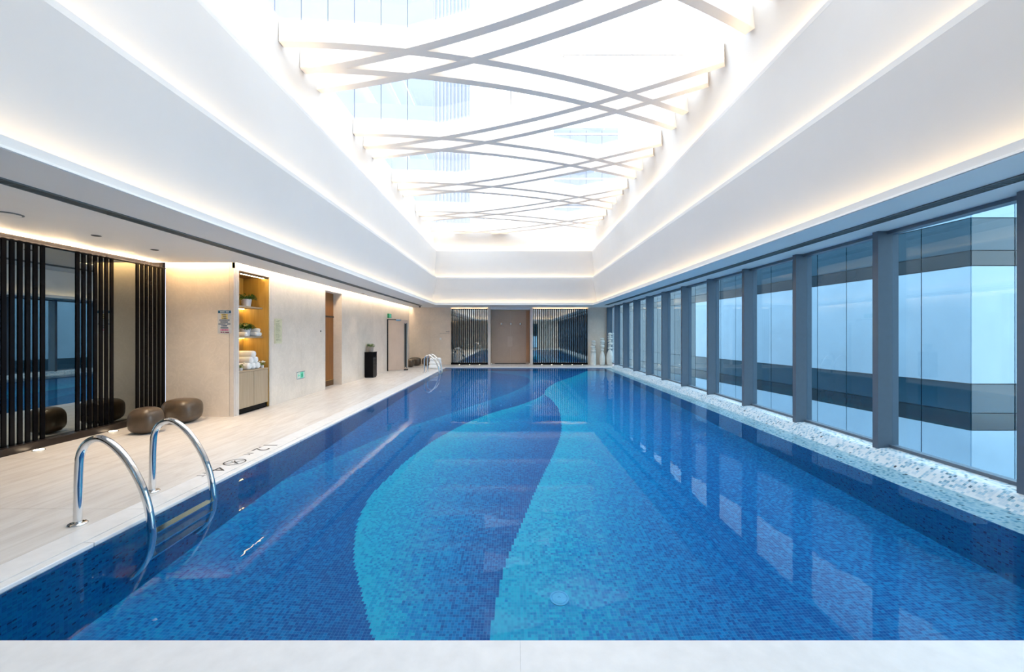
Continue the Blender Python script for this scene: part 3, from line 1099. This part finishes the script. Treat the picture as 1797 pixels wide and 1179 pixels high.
# ---- display cabinet in the niche
cb = thing('display_cabinet', 'built-in amber wood display cabinet with lit shelves and oak doors', 'cabinet', (-5.35, 7.77, 0))
CX0, CX1, CY0, CY1 = -5.60, -5.06, 7.318, 8.236
piece('back_panel', (CX0, CY0, 0.0), (CX0 + 0.02, CY1, 2.655), M_AMBER, cb)
piece('side_panel', (CX0 + 0.02, CY0, 0.0), (CX1, CY0 + 0.018, 2.655), M_AMBER, cb)
piece('side_panel', (CX0 + 0.02, CY1 - 0.018, 0.0), (CX1, CY1, 2.655), M_AMBER, cb)
piece('top_panel', (CX0 + 0.02, CY0 + 0.018, 2.63), (CX1, CY1 - 0.018, 2.655), M_BROWNWOOD, cb)
piece('counter', (CX0 + 0.02, CY0 + 0.018, 0.77), (CX1 - 0.005, CY1 - 0.018, 0.80), M_OLIVE, cb)
piece('door_backing', (CX1 - 0.06, CY0 + 0.02, 0.10), (CX1 - 0.034, CY1 - 0.02, 0.765), M_BLACK, cb)
piece('kickboard', (CX0 + 0.1, CY0 + 0.018, 0.0), (CX1 - 0.03, CY1 - 0.018, 0.095), M_BLACK, cb)
ym = (CY0 + CY1) / 2
for a, b in ((CY0 + 0.02, ym - 0.004), (ym + 0.004, CY1 - 0.02)):
    piece('cabinet_door', (CX1 - 0.03, a, 0.10), (CX1 - 0.008, b, 0.765), M_OLIVE, cb)
for z in (1.44, 2.03):
    sh = piece('shelf', (CX0 + 0.02, CY0 + 0.018, z - 0.03), (-5.18, CY1 - 0.018, z), M_OLIVE, cb)
    piece('led_strip', (CX0 + 0.05, CY0 + 0.03, z - 0.038), (CX0 + 0.066, CY1 - 0.05, z - 0.031), M_LEDS, sh)
piece('led_strip', (CX1 - 0.10, CY0 + 0.2, 2.622), (CX1 - 0.085, CY1 - 0.03, 2.629), M_LEDS, cb)
piece('metal_track', (CX1 - 0.02, CY0 + 0.018, 2.615), (CX1 - 0.002, CY1 - 0.018, 2.63), M_DARK, cb)


# ---- plants
def leaf_cloud(mb, c, rx, ry, rz, n, size, seed, droop=0.5):
    rnd = random.Random(seed)
    for _ in range(n):
        a = rnd.uniform(0, 2 * PI)
        e = rnd.uniform(-0.25, 1.0)
        rr = rnd.uniform(0.55, 1.0)
        base = Vector((c[0] + math.cos(a) * rx * rr * math.cos(e), c[1] + math.sin(a) * ry * rr * math.cos(e), c[2] + math.sin(e) * rz * rr))
        d = Vector((math.cos(a + rnd.uniform(-.6, .6)), math.sin(a + rnd.uniform(-.6, .6)), rnd.uniform(-droop, 0.6))).normalized()
        u = d.cross(Vector((0, 0, 1))).normalized()
        w = u.cross(d)
        s_ = size * rnd.uniform(0.7, 1.25)
        q = [base, base + d * s_ * 0.45 + u * s_ * 0.28 + w * s_ * 0.06, base + d * s_ - w * s_ * 0.12, base + d * s_ * 0.45 - u * s_ * 0.28 + w * s_ * 0.06]
        mb.poly(q)
        mb.tube([Vector((c[0], c[1], c[2] - rz * 0.5)), (Vector(c) + base) / 2, base], [0.0022, 0.0018, 0.001], 4)


def pot_plant(c, r, h, label, seed, mat=M_POT, lf=M_LEAF, n=150, spread=1.7, size=0.055, droop=0.6):
    t = thing('potted_plant', label, 'potted plant', c)
    pt = MB().lathe(c, [(r * 0.72, 0), (r * 0.78, 0.004), (r, h), (r * 0.92, h), (r * 0.88, h - 0.012)], 28).build('pot', mat, t)
    MB().lathe((c[0], c[1], c[2] + h - 0.02), [(r * 0.86, 0), (r * 0.5, 0.012), (0.01, 0.014)], 20).build('soil', M_SOIL, pt)
    mb = MB()
    leaf_cloud(mb, (c[0], c[1], c[2] + h + 0.01), r * spread, r * spread, r * 1.05, n, size, seed, droop)
    mb.build('foliage', lf, t)
    return t


pot_plant((-5.33, 7.94, 2.03), 0.095, 0.15, 'green plant in a white ribbed pot on the upper cabinet shelf', 1)
pot_plant((-5.33, 7.90, 1.44), 0.10, 0.16, 'dark leafy plant in a white pot on the lower cabinet shelf', 2, n=210, spread=1.5, size=0.06, droop=1.0)


# ---- rolled towels
def towel_mesh(r, L, ax):
    mb = MB()
    mb.lathe((0, 0, 0), [(r * 0.25, -L / 2 - 0.006), (r * 0.62, -L / 2 - 0.004), (r * 0.92, -L / 2 + 0.006), (r, -L / 2 + 0.025), (r, L / 2 - 0.025), (r * 0.92, L / 2 - 0.006), (r * 0.62, L / 2 + 0.004), (r * 0.25, L / 2 + 0.006)], 20, ax)
    # the rolled edge showing as a spiral on the front end
    pts = []
    for i in range(34):
        a = i / 33 * 2 * PI * 2.2
        rr = r * (0.18 + 0.68 * i / 33)
        e1, e2 = rr * math.cos(a), rr * math.sin(a)
        h = L / 2 + 0.006 - 0.010 * (rr / r) ** 3
        pts.append((h, e1, e2) if ax == 'x' else (e2, h, e1))
    mb.tube(pts, r * 0.07, 5)
    bmesh.ops.recalc_face_normals(mb.bm, faces=mb.bm.faces[:])
    me = bpy.data.meshes.new('rolled_towel')
    mb.bm.to_mesh(me)
    mb.bm.free()
    me.materials.append(M_TOWEL)
    me.polygons.foreach_set('use_smooth', [True] * len(me.polygons))
    return me


def towel(me, loc, label, group, rz=0.0):
    o = bpy.data.objects.new('rolled_towel', me)
    COL.objects.link(o)
    o.location = loc
    o.rotation_euler = (0, 0, rz)
    tag(o, label, 'towel', group)
    return o


ROWN = [['nearest', 'middle', 'farthest'], ['nearer', 'farther'], ['single']]


def pyramid(me, r, c, along, where, group):
    for row in range(3):
        for i in range(3 - row):
            off = (i - (2 - row) / 2) * 2 * r
            z = c[2] + r + row * r * 1.735
            pos = ROWN[row][i]
            lab = {0: f'{pos} white towel roll of the bottom row {where}', 1: f'{pos} white towel roll of the middle row {where}', 2: f'topmost white towel roll {where}'}[row]
            towel(me, (c[0], c[1] + off, z), lab, group)


tm1 = towel_mesh(0.066, 0.34, 'x')
pyramid(tm1, 0.066, (-5.27, 7.83, 0.80), 'y', 'of the stack on the cabinet counter', 'towels on the cabinet counter')
tm2 = towel_mesh(0.044, 0.20, 'x')
for dy, dz, lab in ((0.0, 0.044, 'small white towel roll just right of the lower shelf plant'), (0.09, 0.044, 'small white towel roll farthest right on the lower shelf'), (0.045, 0.122, 'small white towel roll on top of two on the lower shelf'), (-0.33, 0.044, 'small white towel roll left of the lower shelf plant')):
    towel(tm2, (-5.27, 8.045 + dy, 1.44 + dz), lab, 'small towels on the lower cabinet shelf')
tm3 = towel_mesh(0.085, 0.46, 'x')
pyramid(tm3, 0.085, (-3.36, 17.05, 0.0), 'y', 'of the pile by the far ladder', 'towels by the far pool corner')


# ---- flower sprigs on the counter
def sprig(c, label, seed):
    t = thing('flower_sprig', label, 'flowers', c)
    mb = MB()
    leaf_cloud(mb, (c[0], c[1], c[2] + 0.07), 0.04, 0.04, 0.05, 34, 0.045, seed, 0.3)
    mb.build('foliage', M_LEAF2, t)
    MB().lathe(c, [(0.03, 0), (0.035, 0.05), (0.028, 0.055)], 16).build('vase', M_POT, t)
    mb = MB()
    rnd = random.Random(seed)
    for _ in range(6):
        mb.rock((c[0] + rnd.uniform(-.05, .05), c[1] + rnd.uniform(-.05, .05), c[2] + rnd.uniform(.08, .14)), 0.018, 0.018, 0.012, 2, seed, 0.1, 8, 6)
    mb.build('blossom', M_PETAL, t)


sprig((-5.14, 7.50, 0.80), 'green sprig with white blossom left of the counter towels', 4)
sprig((-5.13, 8.12, 0.80), 'white blossom sprig right of the counter towels', 6)

# ---- rule sign on the return wall
SGX0, SGX1, SGZ0, SGZ1, SGY = -5.335, -5.09, 1.50, 1.925, 7.188
sg = thing('rule_sign', 'poolside rules sign with blue heading and coloured lines on beige marble', 'sign', (-5.21, SGY, 1.5))
piece('sign_plate', (SGX0, SGY - 0.006, SGZ0), (SGX1, SGY, SGZ1), simple('sign_plate_grey', lin(206, 208, 212), 0.3), sg)
SB = simple('sign_blue', lin(18, 92, 132), 0.4)
SNV = simple('sign_navy', lin(34, 84, 124), 0.4)
SYL = simple('sign_yellow', lin(236, 206, 96), 0.4)
SPK = simple('sign_pink', lin(214, 140, 180), 0.4)
SWH = simple('sign_white', lin(236, 238, 240), 0.4)
SMG = simple('sign_magenta', lin(150, 48, 98), 0.4)


def sgpt(u, v):   # u, v as fractions of the sign
    return SGX0 + (SGX1 - SGX0) * u, SGZ1 - (SGZ1 - SGZ0) * v


def sbar(name, u0, u1, v0, v1, mat, t):
    a, b = sgpt(u0, v1), sgpt(u1, v0)
    return MB().box((a[0], SGY - 0.006 - t, a[1]), (b[0], SGY - 0.006, b[1])).build(name, mat, sg)


def glyphs(name, u0, u1, v, h, n, mat, seed, t=0.002, par=None):
    rnd = random.Random(seed)
    mb = MB()
    w_ = (u1 - u0) / n
    for i in range(n):
        if rnd.random() < 0.08:
            continue
        ua = u0 + w_ * i
        for (p0, p1, q0, q1) in ((0.05, 0.85, rnd.uniform(0, .3), 0), (0.05, 0.3, 0, 1), (0.5, 0.75, 0, rnd.uniform(.6, 1)), (0.05, 0.85, rnd.uniform(.6, .8), 1)):
            q1 = q0 + 0.22 if q1 == 0 else q1
            a = sgpt(ua + w_ * p0, v + h * max(q0, q1))
            b = sgpt(ua + w_ * p1, v + h * min(q0, q1))
            mb.box((a[0], SGY - 0.0062 - t, a[1]), (b[0], SGY - 0.006, b[1]))
    return mb.build(name, mat, par or sg)


hb = sbar('heading_band', 0.03, 0.97, 0.03, 0.14, SB, 0.001)
glyphs('heading_text', 0.18, 0.86, 0.055, 0.06, 10, SWH, 1, par=hb)
for i, (u0, u1) in enumerate(((0.26, 0.74), (0.30, 0.72), (0.26, 0.74))):
    yb_ = sbar('yellow_band', u0, u1, 0.18 + i * 0.075, 0.235 + i * 0.075, SYL, 0.001)
    glyphs('text_line', u0 + 0.08, u1 - 0.08, 0.19 + i * 0.075, 0.035, 8, SNV, 10 + i, par=yb_)
for i, (u0, u1) in enumerate(((0.12, 0.88), (0.2, 0.8), (0.06, 0.94), (0.28, 0.7), (0.22, 0.78))):
    glyphs('text_line', u0, u1, 0.415 + i * 0.082, 0.04, 16, SNV, 20 + i)
pb = sbar('pink_band', 0.18, 0.82, 0.825, 0.885, SPK, 0.001)
glyphs('text_line', 0.24, 0.76, 0.835, 0.04, 12, SMG, 31, par=pb)
glyphs('text_line', 0.18, 0.48, 0.925, 0.045, 7, SMG, 32)
glyphs('text_line', 0.56, 0.84, 0.925, 0.045, 7, SMG, 33)

# ---- pale notice on the marble wall
nt_ = thing('notice_board', 'narrow pale green notice board on marble beside the cabinet', 'notice', (-5.05, 8.53, 1.3))
piece('board', (-5.05, 8.40, 1.285), (-5.035, 8.66, 1.815), simple('notice_pale_green', lin(206, 202, 172), 0.5), nt_)
SGR = simple('notice_text_grey', lin(140, 144, 112), 0.5)
mb = MB()
for i in range(20):
    z = 1.775 - i * 0.022
    if i in (2, 12, 17):
        continue
    rnd = random.Random(i)
    y = 8.44 + (0.06 if i == 0 else 0)
    ye = 8.44 + rnd.uniform(0.1, 0.17) + (-0.02 if i == 0 else 0)
    while y < ye:
        ww = rnd.uniform(0.005, 0.012)
        mb.box((-5.035, y, z - 0.006), (-5.0345, y + ww, z + 0.004))
        y += ww + 0.004
mb.build('text_line', SGR, nt_)

# ---- exit signs
M_EXG = simple('exit_green', lin(20, 130, 86), 0.4)
M_EXM = emitter('exit_mint_glow', lin(120, 225, 195), 0.6)
M_EXW = emitter('exit_white_glow', lin(215, 232, 226), 0.55)


def man(mb, f):
    for (a, b, c, d) in ((0.44, 0.56, 0.74, 0.9), (0.38, 0.6, 0.42, 0.72), (0.26, 0.42, 0.5, 0.6), (0.56, 0.74, 0.56, 0.66), (0.3, 0.46, 0.12, 0.42), (0.52, 0.72, 0.2, 0.42)):
        mb.box(f(a, c, 0), f(b, d, 1))


e1 = thing('exit_sign', 'low mint green exit sign with arrow set in the marble wall', 'sign', (-5.05, 9.44, 0.5))
ES = (9.26, 9.62, 0.43, 0.60)
MB().box((-5.05, ES[0], ES[2]), (-5.042, ES[1], ES[3])).build('frame', M_CHROME, e1)
MB().box((-5.042, ES[0] + 0.012, ES[2] + 0.012), (-5.039, ES[1] - 0.012, ES[3] - 0.012)).build('face', M_EXW, e1)


def ef(u, v, t):
    return (-5.039 + 0.001 * t, ES[0] + 0.15 + 0.15 * u, ES[2] + 0.015 + 0.14 * v)


MB().box((-5.0392, ES[0] + 0.145, ES[2] + 0.014), (-5.0388, ES[0] + 0.29, ES[3] - 0.014)).build('pictogram_field', M_EXM, e1)
mb = MB()
man(mb, ef)
mb.build('running_figure', M_EXG, e1)
mb = MB()
yc, zc = ES[0] + 0.09, (ES[2] + ES[3]) / 2
mb.box((-5.039, yc - 0.01, zc - 0.01), (-5.038, yc + 0.045, zc + 0.01))
for i in range(5):
    mb.box((-5.039, yc - 0.045 + i * 0.009, zc - 0.008 - i * 0.009), (-5.038, yc - 0.036 + i * 0.009, zc + 0.008 + i * 0.009))
mb.build('arrow', M_EXM, e1)

e2 = thing('exit_sign', 'small green exit sign above the glass door', 'sign', (-5.05, 16.0, 2.2))
MB().box((-5.05, 15.9, 2.12), (-4.98, 16.22, 2.29)).build('housing', M_EXG, e2, bev=0.004)


def ef2(u, v, t):
    return (-4.98 + 0.002 * t, 15.99 + 0.14 * u, 2.13 + 0.15 * v)


MB().box((-4.99 + 0.01, 15.97, 2.135), (-4.979, 16.15, 2.275)).build('face', M_EXM, e2)
mb = MB()
man(mb, lambda u, v, t: (-4.979 + 0.002 * t, 15.99 + 0.14 * u, 2.13 + 0.15 * v))
mb.build('running_figure', M_EXG, e2)

# ---- recessed brown door
d1 = sroot('door_1', 'brown wooden door set back in the marble doorway', 'door', (-5.30, 11.19, 0))
piece('door_leaf', (-5.335, 10.68, 0.17), (-5.30, 11.70, 1.955), M_BROWNWOOD, d1)
piece('transom_panel', (-5.335, 10.68, 2.005), (-5.30, 11.70, 2.66), M_BROWNWOOD, d1)
piece('transom_bar', (-5.335, 10.68, 1.955), (-5.285, 11.70, 2.005), M_DARK, d1)
piece('kick_plate', (-5.335, 10.68, 0.0), (-5.295, 11.70, 0.155), wood('dark_wood_plinth', lin(96, 66, 34), lin(76, 48, 22)), d1)
piece('plinth_strip', (-5.335, 10.68, 0.155), (-5.292, 11.70, 0.17), M_AMBER, d1)
piece('head_panel', (-5.335, 10.68, 2.66), (-5.05, 11.70, 2.72), M_WHITE, d1)

# ---- pedestal with succulent
pd = thing('pedestal', 'glossy black square pedestal against the marble wall', 'pedestal', (-4.90, 13.65, 0))
piece('column', (-5.045, 13.46, 0.03), (-4.755, 13.83, 0.85), M_BLACK, pd, 0.004)
piece('top_slab', (-5.045, 13.455, 0.85), (-4.75, 13.835, 0.872), M_BLACK, pd)
piece('foot', (-5.035, 13.475, 0.0), (-4.77, 13.815, 0.03), M_VENTIN, pd)
pot_plant((-4.90, 13.64, 0.872), 0.105, 0.18, 'succulent in a grey concrete pot on the black pedestal', 9, M_CONC, M_LEAF2, 120, 1.0, 0.06, 0.1)

# ---- glass door standing open at the far left
d2 = sroot('door_2', 'satin beige glass door leaf with tall steel pull near the far corner', 'door', (-5.05, 15.9, 0))
A = Vector((-5.04, 15.90, 0))
B = Vector((-4.33, 16.30, 0))
L_ = (B - A).length
ang = math.atan2(B.y - A.y, B.x - A.x)
M_SATIN = simple('satin_glass', lin(190, 172, 158), 0.38, 0.0, 0.4, var=0.05, scale=1.5)


def dpart(name, a, b, mat, parent=None):
    o = MB().box(a, b).build(name, mat)
    o.parent = parent or d2
    if parent is None:
        o.location = A - Vector(ORG['door_2'])
        o.rotation_euler = (0, 0, ang)
    return o


dpart('door_leaf', (0.02, -0.012, 0.03), (L_, 0.012, 2.04), M_SATIN)
dpart('hinge_jamb', (-0.035, -0.025, 0.0), (0.02, 0.025, 2.07), M_BLACK)
dpart('head_rail', (0.02, -0.025, 2.04), (0.33, 0.025, 2.07), M_DARK)
dpart('patch_fitting', (0.33, -0.02, 2.01), (0.52, 0.02, 2.06), M_CHROME)
dpart('pull_handle', (L_ - 0.135, -0.05, 0.14), (L_ - 0.085, -0.03, 1.90), M_DARK)
dpart('handle_backplate', (L_ - 0.085, -0.03, 0.10), (L_ - 0.04, -0.013, 1.92), M_VENT)
dpart('handle_backplate', (L_ - 0.155, -0.03, 0.10), (L_ - 0.135, -0.013, 1.92), M_VENT)
dpart('floor_fitting', (L_ - 0.17, -0.03, 0.0), (L_, 0.03, 0.055), M_DARK)

# ---- lettering and switch on the far wall
lt = thing('wall_lettering', 'tiny dark lettering over a thin line on the far marble wall', 'sign', (-3.33, YB, 1.5))
mb = MB()
mb.box((-3.58, YB - 0.006, 1.495), (-3.10, YB, 1.505))
mb.build('rule_line', M_INK, lt)
mb = MB()
for i in range(4):
    x = -3.27 + i * 0.045
    mb.box((x, YB - 0.006, 1.55), (x + 0.012, YB, 1.60))
    mb.box((x + 0.012, YB - 0.006, 1.59), (x + 0.032, YB, 1.60))
    mb.box((x + 0.012, YB - 0.006, 1.57), (x + 0.028, YB, 1.578))
mb.box((-3.14, YB - 0.006, 1.63), (-3.125, YB, 1.65))
mb.build('letters', M_INK, lt)
swt = thing('wall_switch', 'small white square switch below the far wall lettering', 'switch', (-3.54, YB, 1.25))
piece('plate', (-3.585, YB - 0.01, 1.20), (-3.495, YB, 1.29), simple('switch_plastic', lin(240, 240, 236), 0.4), swt)
piece('rocker', (-3.565, YB - 0.014, 1.22), (-3.515, YB - 0.01, 1.27), MATS['switch_plastic'], swt)

# ---- chrome balls in the shower niche
NY = YB + 0.57
for i, x in enumerate((879.4, 896.5, 913.0)):
    X = (x - 902) * (YB + 0.5) / 700
    b = thing('shower_head', f'{("left", "middle", "right")[i]} chrome ball shower head in the brown niche', 'shower head', (X, YB + 0.6, 1.98), 'shower heads in the brown niche')
    MB().rock((X, YB + 0.46, 1.895), 0.072, 0.072, 0.072, 2, 1, 0.0, 20, 14).build('ball', M_CHROME, b, smooth=True)
    MB().tube([(X, YB + 0.6, 1.97), (X, YB + 0.50, 1.97)], 0.018, 12).build('stem', M_CHROME, b, smooth=True)
piece('access_panel', (-0.32, YB + 0.596, 0.85), (-0.08, YB + 0.6, 1.35), marble('brown_stone_light', lin(202, 182, 165), lin(174, 153, 138), 0.28, 0.3), wall_back)


# ---- white pebble cairns
def cairn(x, y, base, stones, label):
    t = thing('pebble_cairn', label, 'sculpture', (x, y, 0))
    kind, w_, h_ = base
    if kind == 'post':
        MB().lathe((x, y, 0), [(w_, 0), (w_ * 0.98, 0.02), (w_ * 0.94, h_ - 0.02), (w_ * 0.88, h_)], 8).build('base_stone', M_PEBBLE, t)
    else:
        pr = []
        for i in range(13):
            u = i / 12
            r = w_ * (0.62 + 0.38 * math.sin(PI * min(1.0, (u * 0.86 + 0.12)))) if u < 0.55 else w_ * max(0.28, math.cos((u - 0.42) / 0.58 * PI / 2 * 0.86) ** 0.75)
            pr.append((r, h_ * u))
        MB().lathe((x, y, 0), pr, 28).build('base_stone', M_PEBBLE, t, smooth=True)
    z = h_ - 0.004
    for i, (r, hh, dx) in enumerate(stones):
        MB().rock((x + dx, y, z), r, r * 0.9, hh / 2, 2.3, i + int(x * 10), 0.06, 22, 12).build('pebble', M_PEBBLE, t, smooth=True)
        z += hh - 0.006


cairn(3.75, 18.88, ('post', 0.145, 0.60), [(0.125, 0.165, 0.0), (0.11, 0.055, 0.01), (0.10, 0.135, -0.02), (0.10, 0.07, 0.02), (0.11, 0.06, 0.0), (0.105, 0.12, 0.01)], 'shortest white pebble cairn on a faceted post, leftmost of three')
cairn(4.17, 18.86, ('egg', 0.135, 0.66), [(0.075, 0.15, 0.0), (0.11, 0.20, -0.005), (0.10, 0.06, 0.0), (0.11, 0.135, 0.005), (0.09, 0.11, -0.01)], 'middle white pebble cairn on a tapered stone')
cairn(4.53, 18.84, ('egg', 0.17, 0.74), [(0.095, 0.145, 0.0), (0.08, 0.07, -0.01), (0.10, 0.15, 0.02), (0.09, 0.11, -0.01), (0.10, 0.13, 0.0), (0.09, 0.10, -0.01), (0.085, 0.13, 0.005)], 'tallest white pebble cairn on an egg stone beside the window')


# ---- depth marking inlaid in the deck
def text_mesh(s_, size, name, parent, loc, thin=0.0):
    c = bpy.data.curves.new(name, 'FONT')
    c.body = s_
    c.size = size
    c.extrude = 0.0006
    c.offset = thin
    tmp = bpy.data.objects.new(name + '_tmp', c)
    COL.objects.link(tmp)
    dg = bpy.context.evaluated_depsgraph_get()
    me = bpy.data.meshes.new_from_object(tmp.evaluated_get(dg))
    bpy.data.objects.remove(tmp)
    me.materials.clear()
    me.materials.append(M_INK)
    o = bpy.data.objects.new(name, me)
    COL.objects.link(o)
    o.parent = parent
    o.location = Vector(loc) - Vector(ORG[parent.name])
    o.rotation_euler = (0, 0, -PI / 2)
    return o


dm = thing('depth_marking', 'dark inlaid depth marking reading 1.2 M, no diving, 4 FT', 'marking', (-3.3, 4.7, 0.0))
text_mesh('1.2', 0.27, 'numeral', dm, (-3.36, 5.42, 0.0009), -0.001)
text_mesh('M', 0.125, 'letter', dm, (-3.345, 5.015, 0.0009), -0.002)
text_mesh('4', 0.27, 'numeral', dm, (-3.36, 4.47, 0.0009), -0.001)
text_mesh('FT', 0.125, 'letter', dm, (-3.345, 4.30, 0.0009), -0.002)
mb = MB()
CXm, CYm, R1, R0 = -3.255, 4.65, 0.115, 0.100
n = 40
for i in range(n):
    a, b = 2 * PI * i / n, 2 * PI * (i + 1) / n
    mb.poly([(CXm + R0 * math.cos(a), CYm + R0 * math.sin(a), 0.0014), (CXm + R1 * math.cos(a), CYm + R1 * math.sin(a), 0.0014), (CXm + R1 * math.cos(b), CYm + R1 * math.sin(b), 0.0014), (CXm + R0 * math.cos(b), CYm + R0 * math.sin(b), 0.0014)])
bmesh.ops.remove_doubles(mb.bm, verts=mb.bm.verts[:], dist=1e-5)
mb.build('ring', M_INK, dm)


def stroke(mb, a, b, w_):
    a, b = Vector((*a, 0)), Vector((*b, 0))
    t = (b - a).normalized()
    nn = Vector((-t.y, t.x, 0)) * w_ / 2
    mb.poly([tuple(q + Vector((CXm, CYm, 0.0014))) for q in (a - nn, b - nn, b + nn, a + nn)])


mb = MB()
stroke(mb, (0.074, 0.074), (-0.074, -0.074), 0.014)
mb.build('slash', M_INK, dm)
mb = MB()
stroke(mb, (0.05, -0.03), (0.01, -0.01), 0.018)
stroke(mb, (0.01, -0.01), (-0.04, 0.055), 0.012)
stroke(mb, (0.01, -0.012), (-0.055, 0.02), 0.010)
stroke(mb, (0.045, -0.028), (0.035, -0.065), 0.009)
stroke(mb, (0.068, -0.052), (0.052, -0.040), 0.018)
mb.build('diver_pictogram', M_INK, dm)

# light switch / small sensor dots on the marble wall
sd = thing('wall_sensor', 'tiny dark sensor button on marble left of the brown doorway', 'sensor', (-5.05, 10.42, 1.56))
MB().lathe((-5.05, 10.42, 1.56), [(0.022, 0), (0.022, 0.006), (0.012, 0.009)], 16, 'x').build('button', M_DARK, sd)
